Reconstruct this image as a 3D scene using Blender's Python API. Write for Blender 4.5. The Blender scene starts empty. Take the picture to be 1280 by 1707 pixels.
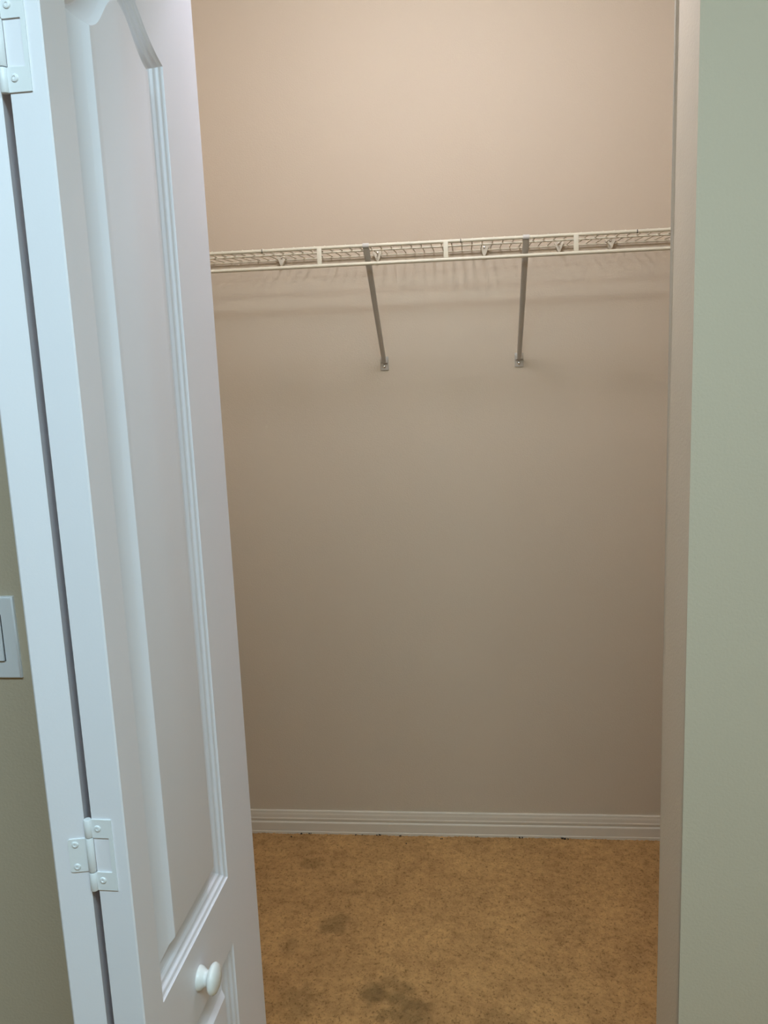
import bpy, bmesh, math, random
import numpy as np
from mathutils import Vector, Matrix
random.seed(4); rng = np.random.default_rng(4)
S = bpy.context.scene
col = S.collection

# ------------------------------------------------------------------ camera
F_PX, YAW, PITCH, ROLL, CAM_H = 1401.23, .1034, .1829, -.0396, 1.4609
def cam_axes(yaw, pitch, roll):
    cy, sy = math.cos(yaw), math.sin(yaw)
    fw = Vector((-sy*math.cos(pitch), cy*math.cos(pitch), -math.sin(pitch)))
    rt = Vector((cy, sy, 0)); up = rt.cross(fw)
    c, s = math.cos(roll), math.sin(roll)
    return c*rt + s*up, -s*rt + c*up, fw
rt, up, fw = cam_axes(YAW, PITCH, ROLL)
cd = bpy.data.cameras.new('camera'); cam = bpy.data.objects.new('camera', cd); col.objects.link(cam)
cd.sensor_fit = 'VERTICAL'; cd.sensor_height = 36; cd.lens = F_PX*36/1707; cd.clip_start = .02
M = Matrix((rt, up, -fw)).transposed().to_4x4(); M.translation = (0, 0, CAM_H); cam.matrix_world = M
S.camera = cam
# ------------------------------------------------------------------ light & exposure
w = bpy.data.worlds.new('world'); S.world = w; w.use_nodes = True
w.node_tree.nodes['Background'].inputs[0].default_value = (.6, .7, .8, 1)
w.node_tree.nodes['Background'].inputs[1].default_value = .05
ROOM_LAMP = dict(loc=(.02, -.28, 2.44), color=(.63, .90, 1.03), strength=25.0, half=(.60, .20))
CLOSET_LAMP = dict(loc=(-.08, 1.52, 2.44), color=(.935, .965, 1.11), strength=69.0, r=.085)
vs = S.view_settings
vs.view_transform = 'Standard'; vs.look = 'None'; vs.gamma = 1; vs.use_curve_mapping = False
vs.exposure = 0.0

# ------------------------------------------------------------------ dimensions (metres)
YB = 2.3836            # closet back wall
Y1, Y2 = 1.0838, 1.2084  # room side / closet side of the front wall
XL, XR = -.548, .2793  # opening
HEAD = 2.055
CX0, CX1 = -.96, .96   # closet side walls
RX0, RX1, RY0 = -3.2, 1.25, -4.2
CEIL = 2.44
ZS, SD, LIP = 1.7239, .2938, .0418   # shelf height, depth, lip drop

# ------------------------------------------------------------------ materials
def mat(name, color, rough=.6, metal=0, spec=.4):
    m = bpy.data.materials.new(name); m.use_nodes = True
    b = m.node_tree.nodes['Principled BSDF']
    b.inputs['Base Color'].default_value = (*color, 1); b.inputs['Roughness'].default_value = rough
    b.inputs['Metallic'].default_value = metal; b.inputs['Specular IOR Level'].default_value = spec
    return m, m.node_tree, b
def N(nt, t, **kw):
    n = nt.nodes.new(t)
    for k, v in kw.items():
        if k in n.inputs: n.inputs[k].default_value = v
        else: setattr(n, k, v)
    return n
def noise_bump(nt, b, scale, strength, dist=.001, detail=3):
    tc = N(nt, 'ShaderNodeTexCoord'); no = N(nt, 'ShaderNodeTexNoise', Scale=scale, Detail=detail)
    bu = N(nt, 'ShaderNodeBump', Strength=strength, Distance=dist)
    nt.links.new(tc.outputs['Object'], no.inputs['Vector']); nt.links.new(no.outputs['Fac'], bu.inputs['Height'])
    nt.links.new(bu.outputs['Normal'], b.inputs['Normal'])
    return tc, no
def paint(name, c1, c2, rough, bscale, bstr, dist=.001, vscale=3.0):
    m, nt, b = mat(name, c1, rough)
    tc, _ = noise_bump(nt, b, bscale, bstr, dist)
    n2 = N(nt, 'ShaderNodeTexNoise', Scale=vscale, Detail=4.0)
    mx = N(nt, 'ShaderNodeMix', data_type='RGBA'); mx.inputs[6].default_value = (*c1, 1); mx.inputs[7].default_value = (*c2, 1)
    nt.links.new(tc.outputs['Object'], n2.inputs['Vector']); nt.links.new(n2.outputs['Fac'], mx.inputs[0])
    nt.links.new(mx.outputs[2], b.inputs['Base Color'])
    return m
WALL = paint('beige wall paint', (.60, .505, .378), (.62, .525, .395), .75, 260, .35, .0012)
CEILM = paint('white ceiling paint', (.78, .76, .72), (.8, .78, .74), .85, 150, .5, .002)
TRIM = paint('off white trim paint', (.69, .615, .495), (.73, .655, .53), .45, 90, .08)
DOOR = paint('white door paint', (.84, .815, .855), (.86, .835, .875), .42, 420, .10, .0006)
HINGE = paint('painted hinge', (.80, .81, .82), (.83, .83, .84), .32, 300, .05)
KNOB, _, _ = mat('white knob lacquer', (.84, .83, .80), .22)
PLATE, _, _ = mat('white switch plastic', (.86, .88, .92), .35)
GAPM, _, _ = mat('dark slot', (.05, .05, .05), .8)
WIRE = paint('cream vinyl coating', (.62, .56, .42), (.66, .60, .455), .38, 200, .05)
BRACE = paint('grey brace enamel', (.52, .48, .42), (.56, .52, .455), .38, 120, .06)
STEEL, _, _ = mat('screw steel', (.75, .72, .68), .22, 1.0)
MARK, _, _ = mat('dark coating nick', (.025, .022, .02), .7)
FOOT, nt, b = mat('clear anchor plastic', (.50, .455, .385), .18); b.inputs['Coat Weight'].default_value = .5
CLIP, nt, b = mat('cream clip plastic', (.64, .585, .46), .3)
CRUMB, _, _ = mat('dark crumbs', (.03, .022, .016), .9)
BRASS, _, _ = mat('lamp base', (.8, .8, .78), .4)

def carpet_mat():
    m, nt, b = mat('tan carpet', (.3, .18, .09), .95, 0, .1)
    L = nt.links.new
    tc = N(nt, 'ShaderNodeTexCoord'); geo = tc.outputs['Object']
    n1 = N(nt, 'ShaderNodeTexNoise', Scale=7.0, Detail=5.0, Roughness=.65); L(geo, n1.inputs['Vector'])
    n2 = N(nt, 'ShaderNodeTexNoise', Scale=160.0, Detail=2.0, Roughness=.7); L(geo, n2.inputs['Vector'])
    n3 = N(nt, 'ShaderNodeTexNoise', Scale=42.0, Detail=3.0, Roughness=.7); L(geo, n3.inputs['Vector'])
    r1 = N(nt, 'ShaderNodeValToRGB'); L(n1.outputs['Fac'], r1.inputs[0])
    r1.color_ramp.elements[0].position = .33; r1.color_ramp.elements[0].color = (.45, .258, .105, 1)
    r1.color_ramp.elements[1].position = .68; r1.color_ramp.elements[1].color = (.60, .352, .142, 1)
    r2 = N(nt, 'ShaderNodeValToRGB'); L(n2.outputs['Fac'], r2.inputs[0])
    r2.color_ramp.elements[0].position = .27; r2.color_ramp.elements[0].color = (.50, .47, .45, 1)
    r2.color_ramp.elements[1].position = .47; r2.color_ramp.elements[1].color = (1.05, 1.03, 1.0, 1)
    r3 = N(nt, 'ShaderNodeValToRGB'); L(n3.outputs['Fac'], r3.inputs[0])
    r3.color_ramp.elements[0].position = .3; r3.color_ramp.elements[0].color = (.72, .70, .68, 1)
    r3.color_ramp.elements[1].position = .6; r3.color_ramp.elements[1].color = (1, 1, 1, 1)
    def mul(a, bb):
        x = N(nt, 'ShaderNodeMix', data_type='RGBA', blend_type='MULTIPLY'); x.inputs[0].default_value = 1
        L(a, x.inputs[6]); L(bb, x.inputs[7]); return x.outputs[2]
    c = mul(mul(r1.outputs[0], r2.outputs[0]), r3.outputs[0])
    # worn-in stains with ragged outlines
    nz = N(nt, 'ShaderNodeTexNoise', Scale=26.0, Detail=3.0); L(geo, nz.inputs['Vector'])
    for (x, y, rx, ry, k) in ((-.377, 1.945, .042, .040, .42), (-.205, 1.715, .075, .06, .36), (-.165, 1.66, .06, .06, .42), (-.484, 2.212, .035, .040, .28),
                              (-.25, 1.71, .05, .03, .35), (-.48, 1.86, .03, .05, .25), (-.42, 1.67, .06, .05, .3), (.05, 1.63, .07, .05, .2)):
        mp = N(nt, 'ShaderNodeMapping', vector_type='POINT'); mp.inputs['Location'].default_value = (-x/rx, -y/ry, 0); mp.inputs['Scale'].default_value = (1/rx, 1/ry, 0)
        L(geo, mp.inputs['Vector'])
        ln = N(nt, 'ShaderNodeVectorMath', operation='LENGTH'); L(mp.outputs[0], ln.inputs[0])
        ad = N(nt, 'ShaderNodeMath', operation='MULTIPLY_ADD'); L(nz.outputs['Fac'], ad.inputs[0]); ad.inputs[1].default_value = -2.2; L(ln.outputs['Value'], ad.inputs[2])
        mr = N(nt, 'ShaderNodeMapRange'); mr.inputs['From Min'].default_value = -.75; mr.inputs['From Max'].default_value = .1; mr.inputs['To Min'].default_value = k; mr.inputs['To Max'].default_value = 0
        L(ad.outputs[0], mr.inputs['Value'])
        x_ = N(nt, 'ShaderNodeMix', data_type='RGBA'); L(mr.outputs[0], x_.inputs[0]); L(c, x_.inputs[6]); x_.inputs[7].default_value = (.085, .058, .024, 1)
        c = x_.outputs[2]
    L(c, b.inputs['Base Color'])
    bu = N(nt, 'ShaderNodeBump', Strength=.6, Distance=.003); L(n2.outputs['Fac'], bu.inputs['Height']); L(bu.outputs[0], b.inputs['Normal'])
    return m
CARPET = carpet_mat()
def emit(name, color, strength):
    m = bpy.data.materials.new(name); m.use_nodes = True; nt = m.node_tree; nt.nodes.clear()
    e = nt.nodes.new('ShaderNodeEmission'); o = nt.nodes.new('ShaderNodeOutputMaterial')
    e.inputs[0].default_value = (*color, 1); e.inputs[1].default_value = strength
    nt.links.new(e.outputs[0], o.inputs[0]); return m

# ------------------------------------------------------------------ mesh helpers
def mesh(name, V, Fc, m, parent=None, smooth=False, fix=True):
    me = bpy.data.meshes.new(name); me.from_pydata([tuple(v) for v in V], [], Fc)
    if fix:
        bm = bmesh.new(); bm.from_mesh(me); bmesh.ops.recalc_face_normals(bm, faces=bm.faces); bm.to_mesh(me); bm.free()
    me.materials.append(m)
    if smooth: me.polygons.foreach_set('use_smooth', [True]*len(me.polygons))
    o = bpy.data.objects.new(name, me); col.objects.link(o)
    if parent: o.parent = parent
    return o
def from_bm(name, bm, m, parent=None, smooth=False):
    bmesh.ops.recalc_face_normals(bm, faces=bm.faces)
    me = bpy.data.meshes.new(name); bm.to_mesh(me); bm.free(); me.materials.append(m)
    if smooth: me.polygons.foreach_set('use_smooth', [True]*len(me.polygons))
    o = bpy.data.objects.new(name, me); col.objects.link(o)
    if parent: o.parent = parent
    return o
def smooth_angle(o, deg=40):
    me = o.data; me.polygons.foreach_set('use_smooth', [True]*len(me.polygons)); me.set_sharp_from_angle(angle=math.radians(deg))
def box_bm(bm, a, b, bev=0):
    v = [bm.verts.new((x, y, z)) for x in (a[0], b[0]) for y in (a[1], b[1]) for z in (a[2], b[2])]
    fs = [bm.faces.new([v[i] for i in f]) for f in ((0, 1, 3, 2), (4, 6, 7, 5), (0, 4, 5, 1), (2, 3, 7, 6), (0, 2, 6, 4), (1, 5, 7, 3))]
    if bev:
        es = list({e for f in fs for e in f.edges}); bmesh.ops.bevel(bm, geom=es, offset=bev, segments=2, affect='EDGES', profile=.6)
def box(name, a, b, m, parent=None, bev=0):
    bm = bmesh.new(); box_bm(bm, a, b, bev); o = from_bm(name, bm, m, parent)
    if bev: smooth_angle(o)
    return o
def tube_vf(pts, r, n=10, caps=True):
    """tube along a polyline; r a number or list"""
    P = [Vector(p) for p in pts]; V, Fc = [], []
    rs = r if isinstance(r, (list, tuple)) else [r]*len(P)
    ref = Vector((0, 0, 1))
    t0 = (P[1]-P[0]).normalized()
    if abs(t0.dot(ref)) > .9: ref = Vector((1, 0, 0))
    for i, p in enumerate(P):
        t = ((P[min(i+1, len(P)-1)] - P[max(i-1, 0)])).normalized()
        u = t.cross(ref).normalized(); v = t.cross(u)
        for k in range(n):
            a = 2*math.pi*k/n; V.append(p + rs[i]*(math.cos(a)*u + math.sin(a)*v))
    for i in range(len(P)-1):
        for k in range(n):
            Fc.append((i*n+k, i*n+(k+1) % n, (i+1)*n+(k+1) % n, (i+1)*n+k))
    if caps:
        Fc.append(tuple(range(n))); Fc.append(tuple(range((len(P)-1)*n, len(P)*n)))
    return V, Fc
def tube(name, pts, r, m, parent=None, n=10):
    o = mesh(name, *tube_vf(pts, r, n), m, parent); smooth_angle(o, 50); return o
def lathe_vf(prof, n=28):
    """(r, h) profile about +Z"""
    V, Fc = [], []
    for r, h in prof:
        for k in range(n):
            a = 2*math.pi*k/n; V.append((r*math.cos(a), r*math.sin(a), h))
    for i in range(len(prof)-1):
        for k in range(n):
            Fc.append((i*n+k, i*n+(k+1) % n, (i+1)*n+(k+1) % n, (i+1)*n+k))
    Fc.append(tuple(range(n))); Fc.append(tuple(range((len(prof)-1)*n, len(prof)*n)))
    return V, Fc
def place(V, origin, zdir, xdir=None):
    z = Vector(zdir).normalized(); x = Vector(xdir) if xdir else (Vector((0, 0, 1)) if abs(z.z) < .9 else Vector((1, 0, 0)))
    x = (x - z*x.dot(z)).normalized(); y = z.cross(x); o = Vector(origin)
    return [o + x*v[0] + y*v[1] + z*v[2] for v in V]
def empty(name, loc):
    o = bpy.data.objects.new(name, None); o.location = loc; o.empty_display_size = .1; col.objects.link(o); return o
def tag(o, label, cat, group=None, kind=None):
    o['label'] = label; o['category'] = cat
    if group: o['group'] = group
    if kind: o['kind'] = kind
    return o
def struct(o, label, cat): return tag(o, label, cat, kind='structure')
def extrude_profile(name, prof, p0, p1, outdir, m):
    """profile (out, z) swept from p0 to p1"""
    p0, p1, od = Vector(p0), Vector(p1), Vector(outdir); n = len(prof)
    V = [p + od*a + Vector((0, 0, z)) for p in (p0, p1) for a, z in prof]
    Fc = [(i, (i+1) % n, n+(i+1) % n, n+i) for i in range(n)] + [tuple(range(n)), tuple(range(n, 2*n))]
    return mesh(name, V, Fc, m)

# ------------------------------------------------------------------ setting
T = .1
struct(box('floor', (RX0-T, RY0-T, -.06), (RX1+T, YB+T, -.0045), CARPET), 'tan carpeted floor running into the closet', 'floor')
struct(box('ceiling', (RX0-T, RY0-T, CEIL), (RX1+T, YB+T, CEIL+.1), CEILM), 'white ceiling above the room and closet', 'ceiling')
struct(box('wall_back', (CX0-T, YB, -.004), (CX1+T, YB+T, CEIL), WALL), 'beige painted back wall of the closet', 'wall')
struct(box('wall_closet_left', (CX0-T, Y2, -.004), (CX0, YB, CEIL), WALL), 'beige left side wall inside the closet', 'wall')
struct(box('wall_closet_right', (CX1, Y2, -.004), (CX1+T, YB, CEIL), WALL), 'beige right side wall inside the closet', 'wall')
struct(box('wall_left', (RX0-T, RY0, -.004), (RX0, Y2, CEIL), WALL), 'beige left wall of the room', 'wall')
struct(box('wall_right', (RX1, RY0, -.004), (RX1+T, Y2, CEIL), WALL), 'beige right wall of the room', 'wall')
struct(box('wall_rear', (RX0-T, RY0-T, -.004), (RX1+T, RY0, CEIL), WALL), 'beige room wall behind the camera', 'wall')
def front_wall():
    bm = bmesh.new()
    out = [(RX0, -.004), (XL, -.004), (XL, HEAD), (XR, HEAD), (XR, -.004), (RX1, -.004), (RX1, CEIL), (RX0, CEIL)]
    a = [bm.verts.new((x, Y1, z)) for x, z in out]; b_ = [bm.verts.new((x, Y2, z)) for x, z in out]
    n = len(out)
    bm.faces.new(a); bm.faces.new(b_)
    for i in range(n): bm.faces.new((a[i], a[(i+1) % n], b_[(i+1) % n], b_[i]))
    es = []
    for L_ in (a, b_):
        for i in (1, 2, 3): es.append(bm.edges.get((L_[i], L_[i+1])))
    bmesh.ops.bevel(bm, geom=es, offset=.006, segments=4, affect='EDGES', profile=.5)
    bmesh.ops.triangulate(bm, faces=[f for f in bm.faces if len(f.verts) > 4])
    o = from_bm('wall_front', bm, WALL); smooth_angle(o, 35); return o
struct(front_wall(), 'beige front wall framing the closet opening with drywall-wrapped edges', 'wall')
BP = [(0, -.004), (.0125, -.004), (.0125, .004), (.0112, .006), (.0112, .033), (.0100, .0355), (.0072, .0372), (.0072, .0415), (.0092, .0430), (.0092, .0475),
      (.0080, .0500), (.0074, .0600), (.0058, .0665), (.0058, .0700), (.0042, .0725), (0, .0727)]
struct(extrude_profile('baseboard_back', BP, (CX0, YB, 0), (CX1, YB, 0), (0, -1, 0), TRIM), 'off-white moulded baseboard along the closet back wall', 'baseboard')
struct(extrude_profile('baseboard_closet_left', BP, (CX0, Y2, 0), (CX0, YB-.0126, 0), (1, 0, 0), TRIM), 'off-white baseboard on the left closet side wall', 'baseboard')
struct(extrude_profile('baseboard_closet_right', BP, (CX1, Y2, 0), (CX1, YB-.0126, 0), (-1, 0, 0), TRIM), 'off-white baseboard on the right closet side wall', 'baseboard')
struct(extrude_profile('baseboard_front_right', BP, (XR+.008, Y1, 0), (RX1, Y1, 0), (0, -1, 0), TRIM), 'off-white baseboard on the room wall right of the closet opening', 'baseboard')
struct(extrude_profile('baseboard_front_left', BP, (RX0, Y1, 0), (XL-.008, Y1, 0), (0, -1, 0), TRIM), 'off-white baseboard on the room wall left of the closet opening', 'baseboard')

# carpet pile inside the closet: real uneven tufts
def pile():
    x0, x1, y0, y1, st = -.80, .80, 1.24, YB-.0127, .0034
    nx, ny = int((x1-x0)/st), int((y1-y0)/st)
    X, Y = np.meshgrid(np.linspace(x0, x1, nx), np.linspace(y0, y1, ny))
    Z = -.0036 + rng.random((ny, nx))**1.6*.0030
    lo = rng.random((ny//9+2, nx//9+2)); lo = np.kron(lo, np.ones((9, 9)))[:ny, :nx]
    for _ in range(6): lo = (lo + np.roll(lo, 2, 0) + np.roll(lo, -2, 0) + np.roll(lo, 2, 1) + np.roll(lo, -2, 1))/5
    Z += (lo-.5)*.004
    X[:, 1:-1] += (rng.random((ny, nx-2))-.5)*st*.7; Y[1:-1] += (rng.random((ny-2, nx))-.5)*st*.7
    V = np.stack([X, Y, np.maximum(Z, -.0044)], -1).reshape(-1, 3)
    i = np.arange((ny-1)*(nx-1)); r, c = i//(nx-1), i % (nx-1); a = r*nx+c
    Q = np.stack([a, a+1, a+nx+1, a+nx], -1)
    me = bpy.data.meshes.new('carpet_pile'); me.vertices.add(len(V)); me.vertices.foreach_set('co', V.ravel())
    me.loops.add(Q.size); me.loops.foreach_set('vertex_index', Q.ravel().astype(np.int32))
    me.polygons.add(len(Q)); me.polygons.foreach_set('loop_start', (np.arange(len(Q))*4).astype(np.int32)); me.update(calc_edges=True); me.validate()
    me.materials.append(CARPET)
    o = bpy.data.objects.new('carpet_pile', me); col.objects.link(o); return o
tag(pile(), 'short tan carpet pile with dark stains on the closet floor', 'carpet', kind='stuff')

# ------------------------------------------------------------------ bifold door (two folded leaves)
NB = Vector((-.358, .7564, 0)); ANG_B = math.atan2(.014, .4029); LW, TH = .403, .035
LB = Vector((math.sin(ANG_B), math.cos(ANG_B), 0)); NBn = Vector((-LB.y, LB.x, 0))     # NBn points away from the opening
ANG_A = math.radians(-11.5)
LA = Vector((math.sin(ANG_A), math.cos(ANG_A), 0)); NAn = Vector((-LA.y, LA.x, 0))
NA = NB + NBn*.0433
Z0, Z1 = .018, 2.03
door = empty('door_1', (NB.x, NB.y, 0))
struct(door, 'white moulded bifold closet door folded open on the left', 'door')
base = Vector((NB.x, NB.y, 0))
def toB(x, y, z): return NB + LB*x + NBn*y + Vector((0, 0, z)) - base
def toA(x, y, z): return NA + LA*x + NAn*y + Vector((0, 0, z)) - base
PX0, PX1 = .0475, .282
PROF = [(0, 0), (.0008, .0014), (.0022, .0026), (.0056, .0034), (.0064, .0040), (.0076, .0064), (.0090, .0074), (.0124, .0082), (.0132, .0090), (.0146, .0116), (.0165, .0128), (.0205, .0140),
        (.0235, .0147), (.0250, .0144), (.0410, .0064), (.0416, .0060), (.0470, .0009), (.0477, .0004), (.0490, 0.0002)]
NP = 33
def panel_loop(t, zb, zt, rise):
    xs = [PX0+t + (PX1-PX0-2*t)*i/(NP-1) for i in range(NP)]
    bot = [(x, zb+t) for x in xs]
    top = []
    for i, x in enumerate(xs):
        u = 2*i/(NP-1)-1
        v = 1-abs(u)
        top.append((x, zt + rise*(v - .06*math.sin(2*math.pi*v)) - t*((.42+.55*v) if rise else 1)))
    return bot, top
def leaf(fn, flip):
    f = (lambda x, d, z: fn(x, TH-d, z)) if flip else (lambda x, d, z: fn(x, d, z))
    panels = [(.7516, 1.806, .074), (.21, .648, .0)]
    V, Fc = [], []
    def q(*pts):
        s = len(V); V.extend(f(*p) for p in pts); Fc.append(tuple(range(s, s+len(pts))))
    # slab: edges and back
    e = .0015
    q((0, TH, Z0), (LW, TH, Z0), (LW, TH, Z1), (0, TH, Z1))
    q((0, e, Z0), (0, TH, Z0), (0, TH, Z1), (0, e, Z1)); q((LW, e, Z0), (LW, TH, Z0), (LW, TH, Z1), (LW, e, Z1))
    q((e, 0, Z0), (LW-e, 0, Z0), (LW, e, Z0), (LW, TH, Z0), (0, TH, Z0), (0, e, Z0)); q((e, 0, Z1), (LW-e, 0, Z1), (LW, e, Z1), (LW, TH, Z1), (0, TH, Z1), (0, e, Z1))
    q((0, e, Z0), (e, 0, Z0), (e, 0, Z1), (0, e, Z1)); q((LW, e, Z0), (LW-e, 0, Z0), (LW-e, 0, Z1), (LW, e, Z1))   # eased arrises
    # stiles and rails
    q((e, 0, Z0), (PX0, 0, Z0), (PX0, 0, Z1), (e, 0, Z1)); q((PX1, 0, Z0), (LW-e, 0, Z0), (LW-e, 0, Z1), (PX1, 0, Z1))
    q((PX0, 0, Z0), (PX1, 0, Z0), (PX1, 0, .21), (PX0, 0, .21)); q((PX0, 0, .648), (PX1, 0, .648), (PX1, 0, .7516), (PX0, 0, .7516))
    _, top = panel_loop(0, *panels[0])
    for (xa, za), (xb, zb) in zip(top, top[1:]): q((xa, 0, za), (xb, 0, zb), (xb, 0, Z1), (xa, 0, Z1))
    bm = bmesh.new(); vs_ = [bm.verts.new(v) for v in V]
    for fc in Fc: bm.faces.new([vs_[i] for i in fc])
    bmesh.ops.remove_doubles(bm, verts=bm.verts, dist=1e-5)
    lf = from_bm('door_leaf', bm, DOOR, door)
    for zb, zt, rise in panels:
        V, Fc = [], []
        n = 2*NP
        for t, d in PROF:
            bo, to = panel_loop(t, zb, zt, rise)
            V += [f(x, d, z) for x, z in bo] + [f(x, d, z) for x, z in reversed(to)]
        for k in range(len(PROF)-1):
            for i in range(n): Fc.append((k*n+i, k*n+(i+1) % n, (k+1)*n+(i+1) % n, (k+1)*n+i))
        o0 = (len(PROF)-1)*n
        for i in range(NP-1): Fc.append((o0+i, o0+i+1, o0+n-2-i, o0+n-1-i))
        p = mesh('raised_panel', V, Fc, DOOR, lf); smooth_angle(p, 11)
    return lf
leafB = leaf(toB, False)
leafA = leaf(toA, True)
# knob
KP = [(.0105, -.0005), (.0150, 0), (.0150, .002), (.0138, .006), (.0112, .0095), (.0098, .013), (.0100, .016), (.0128, .0185), (.0172, .0205), (.0192, .0235), (.0193, .0265), (.0172, .0302), (.0125, .0332), (.0065, .0348), (.001, .0352)]
V, Fc = lathe_vf([(r, h*.76) for r, h in KP], 32)
k = mesh('knob', place(V, toB(.153, 0, .697), -NBn), Fc, KNOB, leafB); smooth_angle(k, 60); k['label'] = 'round white knob'
# hinges
def hinge(zc):
    bm = bmesh.new()
    th = .0015
    # outer plate with a cut-out for the inner plate: upper tab, lower tab and the strip that joins them
    h, w0, w1, ci, ch = .0400, .0352, .0139, .0180, .0195
    ys, zs_ = (w1, ci, w0), (-h, -ch, ch, h)
    gv = {(i, j, k): bm.verts.new(toB(x, y, zc+z)) for i, y in enumerate(ys) for j, z in enumerate(zs_) for k, x in enumerate((-th, .0001))}
    cells = [(0, 0), (0, 1), (0, 2), (1, 0), (1, 2)]
    for i, j in cells:
        bm.faces.new([gv[i, j, 0], gv[i+1, j, 0], gv[i+1, j+1, 0], gv[i, j+1, 0]])
        for di, dj, e0, e1 in ((-1, 0, (i, j), (i, j+1)), (1, 0, (i+1, j), (i+1, j+1)), (0, -1, (i, j), (i+1, j)), (0, 1, (i, j+1), (i+1, j+1))):
            if (i+di, j+dj) not in cells: bm.faces.new([gv[(*e0, 0)], gv[(*e1, 0)], gv[(*e1, 1)], gv[(*e0, 1)]])
    ho = from_bm('hinge', bm, HINGE, door)
    pl = bmesh.new()
    i_ = [(0, .0185), (.0170, .0185), (.0185, .017), (.0185, -.017), (.0170, -.0185), (0, -.0185)]
    a = [pl.verts.new(toA(-th, y, zc+z)) for y, z in i_]; b_ = [pl.verts.new(toA(.0002, y, zc+z)) for y, z in i_]
    pl.faces.new(a); n = len(i_)
    for i in range(n): pl.faces.new((a[i], a[(i+1) % n], b_[(i+1) % n], b_[i]))
    from_bm('hinge_plate', pl, HINGE, ho)
    for z0, z1 in ((.0203, .0402), (-.0187, .0196), (-.0402, -.0196)):
        ax = lambda z: toB(-.0012, .0391, zc+z)
        tube('knuckle', [ax(z0), ax(z0+.0006), ax(z1-.0006), ax(z1)], [.0036, .0040, .0040, .0036], HINGE, ho, 14)
    SP = [(.0036, -.0004), (.0036, .0004), (.0030, .0011), (.0016, .0014), (.0014, .0009), (.0003, .0008)]
    Vs, Fs = lathe_vf(SP, 14)
    for fn, nl, pts in ((toB, LB, ((.0288, .0302), (.0288, -.0285))), (toA, LA, ((.0115, .0125), (.0115, -.0125)))):
        for y, z in pts:
            s = mesh('screw', place(Vs, fn(-th, y, zc+z), -nl), Fs, HINGE, ho); smooth_angle(s, 35)
    return ho
for zc in (.9657, 1.7405, .25): hinge(zc)

# ------------------------------------------------------------------ light switch on the room wall left of the door
sw = empty('light_switch', (-.677, Y1, 1.0906)); tag(sw, 'white rocker light switch on the wall left of the folded door', 'light switch')
def plate():
    bm = bmesh.new(); box_bm(bm, (-.037, -.0058, -.0602), (.037, .0, .0602))
    fr = [f for f in bm.faces if f.calc_center_median().y < -.0055]
    es = [e for f in fr for e in f.edges]
    bmesh.ops.bevel(bm, geom=es, offset=.0035, segments=4, affect='EDGES', profile=.6)
    o = from_bm('cover_plate', bm, PLATE, sw); smooth_angle(o, 50)
plate()
gb = bmesh.new(); box_bm(gb, (-.0175, -.0061, -.0345), (.0175, -.005, .0345)); from_bm('slot', gb, GAPM, sw)
pd = bmesh.new()
V = [(-.0163, -.0056, -.0333), (.0163, -.0056, -.0333), (.0163, -.0100, -.0325), (-.0163, -.0100, -.0325), (-.0163, -.0072, .0), (.0163, -.0072, .0), (-.0163, -.0056, .0333), (.0163, -.0056, .0333), (-.0163, -.0068, .0325), (.0163, -.0068, .0325)]
Fc = [(0, 1, 2, 3), (3, 2, 5, 4), (4, 5, 9, 8), (8, 9, 7, 6), (0, 3, 4, 8, 6), (1, 2, 5, 9, 7), (0, 1, 7, 6)]
pd.free(); mesh('rocker', V, Fc, PLATE, sw)
Vs, Fs = lathe_vf([(.003, -.0005), (.003, .0003), (.0022, .0008), (.0003, .0009)], 12)
for z in (.0484, -.0484): mesh('screw', place(Vs, (0, -.0058, z), (0, -1, 0)), Fs, PLATE, sw)

# ------------------------------------------------------------------ wire shelf
YF = YB - SD
sh = empty('wire_shelf', (0, YB-SD/2, ZS)); tag(sh, 'cream coated ventilated wire shelf across the closet back wall', 'shelf')
o0 = Vector(sh.location)
def loc(x, y, z): return Vector((x, y, z)) - o0
SX0, SX1 = CX0+.003, CX1-.003
RR = .0043
tube('front_rod', [loc(SX0, YF, ZS), loc(SX1, YF, ZS)], RR, WIRE, sh, 12)
tube('lip_rod', [loc(SX0, YF-.002, ZS-LIP), loc(SX1, YF-.002, ZS-LIP)], RR, WIRE, sh, 12)
YM, ZD = YF+.128, ZS+.0045; ZDB = ZS+.0125
tube('middle_rod', [loc(SX0, YM, ZD), loc(SX1, YM, ZD)], .0025, WIRE, sh, 8)
YR = YB-.010
tube('back_rod', [loc(SX0, YR, ZDB-.0040), loc(SX1, YR, ZDB-.0040)], .0022, WIRE, sh, 8)
wv, wf = tube_vf([(0, YF-.002-o0.y, ZS+.0030-o0.z), (0, YF+.004-o0.y, ZD-o0.z), (0, YB-.006-o0.y, ZDB-o0.z)], .0015, 6)
w0 = None
nW = int((SX1-SX0)/.0254)
for i in range(nW+1):
    x = -.349 + .0254*(i - int((-.349-SX0)/.0254))+.0127
    if x > SX1: break
    if w0 is None: o = w0 = mesh('deck_wire', wv, wf, WIRE, sh); smooth_angle(o, 60)
    else: o = w0.copy(); col.objects.link(o)
    o.location = (x, 0, 0)
c0 = None
for i in range(-1, 5):
    x = -.349 + .305*i
    if c0 is None:
        bm = bmesh.new(); box_bm(bm, (-.0058, -.0045, -LIP), (.0058, -.0005, .001), .0012); c0 = o = from_bm('lip_connector', bm, WIRE, sh); smooth_angle(o)
    else: o = c0.copy(); col.objects.link(o)
    o.location = loc(x, YF, ZS)
t0 = None
for x in (-.4895, -.0081, .4006):
    if t0 is None: t0 = o = tube('coating_nick', [(-.0009, 0, 0), (.0009, 0, 0)], RR+.0004, MARK, sh, 12)
    else: o = t0.copy(); col.objects.link(o)
    o.location = loc(x, YF, ZS)
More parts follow.
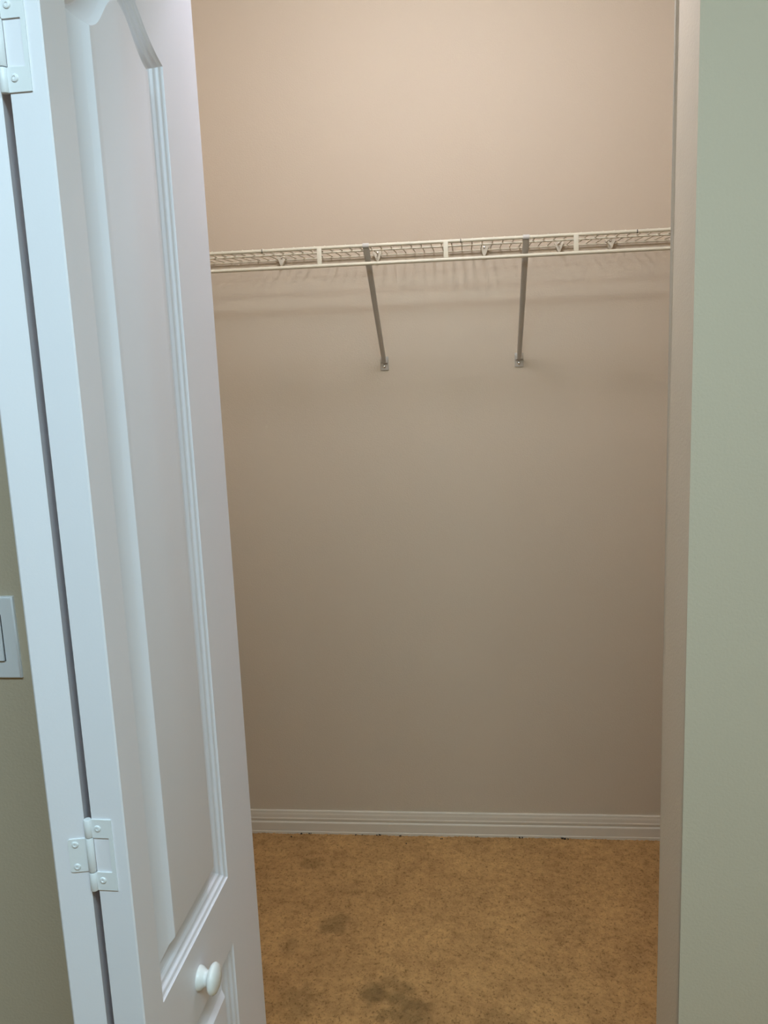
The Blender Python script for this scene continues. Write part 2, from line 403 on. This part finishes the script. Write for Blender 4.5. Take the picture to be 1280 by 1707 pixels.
# wall clips under the back rod: rounded inverted teardrops with a hook and a screw
def clip_mesh():
    bm = bmesh.new()
    o_ = [(-.0115, .002), (-.0115, .006), (-.009, .009), (.009, .009), (.0115, .006), (.0115, .002), (.0075, -.007), (.0045, -.0155), (.0022, -.019), (-.0022, -.019), (-.0045, -.0155), (-.0075, -.007)]
    a = [bm.verts.new((x, -.0150, z)) for x, z in o_]; b_ = [bm.verts.new((x*1.05, 0, z*1.05)) for x, z in o_]
    bm.faces.new(a); bm.faces.new(b_); n = len(o_)
    for i in range(n): bm.faces.new((a[i], a[(i+1) % n], b_[(i+1) % n], b_[i]))
    return bm
k0 = None
Vs, Fs = lathe_vf([(.0038, -.0005), (.0038, .0006), (.0028, .0018), (.001, .0022)], 14)
for x, z in ((-.5023, 1.7338), (-.2359, 1.735), (.0533, 1.7315), (.2517, 1.7339), (.3856, 1.7348), (-.76, 1.734), (.68, 1.734)):
    if k0 is None:
        k0 = o = from_bm('wall_clip', clip_mesh(), CLIP, sh); smooth_angle(o, 30)
        s0 = s = mesh('screw', place(Vs, (0, -.0150, .002), (0, -1, 0)), Fs, STEEL, o)
    else:
        o = k0.copy(); col.objects.link(o); s = s0.copy(); s.parent = o; col.objects.link(s)
    o.location = loc(x, YB, ZS+.0125)

# ------------------------------------------------------------------ diagonal shelf braces
def brace(xt, xf, zf, label):
    b0 = Vector((xf, YB, zf)); e = empty('shelf_brace', b0); tag(e, label, 'shelf brace', 'diagonal braces under the wire shelf')
    top = Vector((xt, YF+.002, ZS-.004)) - b0; bot = Vector((0, -.008, .004))
    d = (bot-top).normalized(); u = Vector((1, 0, 0)); v = d.cross(u).normalized()
    n = 14; V, Fc = [], []
    st = [(0, .0078, .0030), (.04, .0078, .0045), (.10, .0076, .0056), (.5, .0070, .0058), (.92, .0064, .0058), (1, .0058, .0050)]
    for t, a, c in st:
        p = top.lerp(bot, t)
        for k in range(n):
            an = 2*math.pi*k/n; V.append(p + u*(a*math.copysign(abs(math.cos(an))**.7, math.cos(an))) + v*(c*math.copysign(abs(math.sin(an))**.7, math.sin(an))))
    for i in range(len(st)-1):
        for k in range(n): Fc.append((i*n+k, i*n+(k+1) % n, (i+1)*n+(k+1) % n, (i+1)*n+k))
    Fc += [tuple(range(n)), tuple(range((len(st)-1)*n, len(st)*n))]
    r = mesh('brace_rod', V, Fc, BRACE, e); smooth_angle(r, 50)
    # hook: flat tongue bent over the front rod
    hk = bmesh.new(); c = top + Vector((0, -.002, .004))
    arc = [(.0062*math.cos(a), .0062*math.sin(a)) for a in [math.radians(g) for g in range(-70, 231, 25)]]
    inn = [(.0046*math.cos(a), .0046*math.sin(a)) for a in [math.radians(g) for g in range(-70, 231, 25)]]
    rows = [[hk.verts.new(c + Vector((sx, y, z))) for y, z in L_] for sx in (-.0075, .0075) for L_ in (arc, inn)]
    m_ = len(arc)
    for i in range(m_-1):
        hk.faces.new((rows[0][i], rows[0][i+1], rows[2][i+1], rows[2][i])); hk.faces.new((rows[1][i], rows[1][i+1], rows[3][i+1], rows[3][i]))
        hk.faces.new((rows[0][i], rows[0][i+1], rows[1][i+1], rows[1][i])); hk.faces.new((rows[2][i], rows[2][i+1], rows[3][i+1], rows[3][i]))
    for i in (0, m_-1): hk.faces.new((rows[0][i], rows[1][i], rows[3][i], rows[2][i]))
    h_ = from_bm('hook', hk, BRACE, e); smooth_angle(h_, 40)
    # clear wall anchor with socket and screw
    bm = bmesh.new(); box_bm(bm, (-.0118, -.0035, -.0185), (.0118, 0, .019), .0012); f_ = from_bm('wall_anchor', bm, FOOT, e); smooth_angle(f_)
    sk = bmesh.new(); box_bm(sk, (-.0098, -.0125, .0015), (.0098, -.0035, .0135), .002); f2 = from_bm('socket', sk, FOOT, e); smooth_angle(f2)
    Vs, Fs = lathe_vf([(.0042, -.0005), (.0042, .0008), (.0034, .0022), (.0018, .0028), (.0004, .0029)], 16)
    s = mesh('screw', place(Vs, (-.0005, -.0035, -.0085), (0, -1, 0)), Fs, STEEL, e); smooth_angle(s, 60); s['label'] = 'shiny steel screw'
brace(-.2354, -.2292, 1.4412, 'grey diagonal brace under the wire shelf, the one nearer the white door')
brace(.1454, .1437, 1.4368, 'grey diagonal brace under the wire shelf, the one farther from the white door')

# ------------------------------------------------------------------ crumbs along the baseboard
def crumbs():
    bm = bmesh.new()
    for x, y, r in ((-.545, YB-.017, .0035), (-.519, YB-.016, .0028), (-.573, YB-.035, .003), (-.372, YB-.018, .0032), (-.352, YB-.017, .0022), (-.302, YB-.018, .0040), (-.232, YB-.018, .0034), (-.105, YB-.03, .0032),
                    (.0, YB-.017, .003), (.135, YB-.017, .0036), (.26, YB-.018, .0046), (.272, YB-.018, .0036), (-.215, YB-.06, .0025), (-.33, YB-.07, .002)):
        for _ in range(3):
            mm = Matrix.Translation((x+random.uniform(-1, 1)*r*1.4, y+random.uniform(-1, 1)*r*.5, .0004+random.random()*.001)) @ Matrix.Rotation(random.random()*3, 4, 'Z') @ Matrix.Diagonal((r*random.uniform(.5, 1), r*.6, r*.55, 1))
            bmesh.ops.create_icosphere(bm, subdivisions=1, radius=1, matrix=mm)
    return from_bm('dirt_crumbs', bm, CRUMB)
tag(crumbs(), 'dark dirt crumbs scattered along the foot of the baseboard', 'dirt', kind='stuff')

# ------------------------------------------------------------------ lamps (above the frame)
def lamp(name, spec, label):
    x, y, z = spec['loc']; r = spec['r']
    e = empty(name, (x, y, z)); tag(e, label, 'lamp')
    V, Fc = lathe_vf([(r*.75, 0), (r*1.08, 0), (r*1.1, -.008), (r*1.06, -.022), (r*.9, -.026)], 40); b_ = mesh('lamp_base', V, Fc, BRASS, e); smooth_angle(b_, 40)
    prof = [(r*math.cos(a), -.022 - r*.85 - r*math.sin(a)) for a in [math.radians(g) for g in range(-58, 90, 8)]] + [(r*.01, -.022-r*1.85)]
    V, Fc = lathe_vf(prof, 32); d = mesh('lamp_dome', V, Fc, emit(name+' glow', spec['color'], spec['strength']), e); smooth_angle(d, 60)
def strip_lamp(name, spec, label):
    x, y, z = spec['loc']; hx, hy = spec['half']
    e = empty(name, (x, y, z)); tag(e, label, 'lamp')
    box('lamp_base', (-hx-.02, -hy-.012, -.03), (hx+.02, hy+.012, 0), BRASS, e, .004)
    n = 16; V, Fc = [], []
    for sx in (-hx, hx):
        for k in range(n+1):
            a = math.pi*k/n; V.append((sx, hy*math.cos(a), -.03-.05*math.sin(a)))
    for k in range(n): Fc.append((k, k+1, n+2+k, n+1+k))
    Fc += [tuple(range(n+1)), tuple(range(n+1, 2*n+2))]
    mesh('lamp_diffuser', V, Fc, emit(name+' glow', spec['color'], spec['strength']), e)
strip_lamp('ceiling_lamp', ROOM_LAMP, 'long cool white fluorescent ceiling lamp in the room before the closet')
lamp('closet_lamp', CLOSET_LAMP, 'small warm round lamp on the closet ceiling')
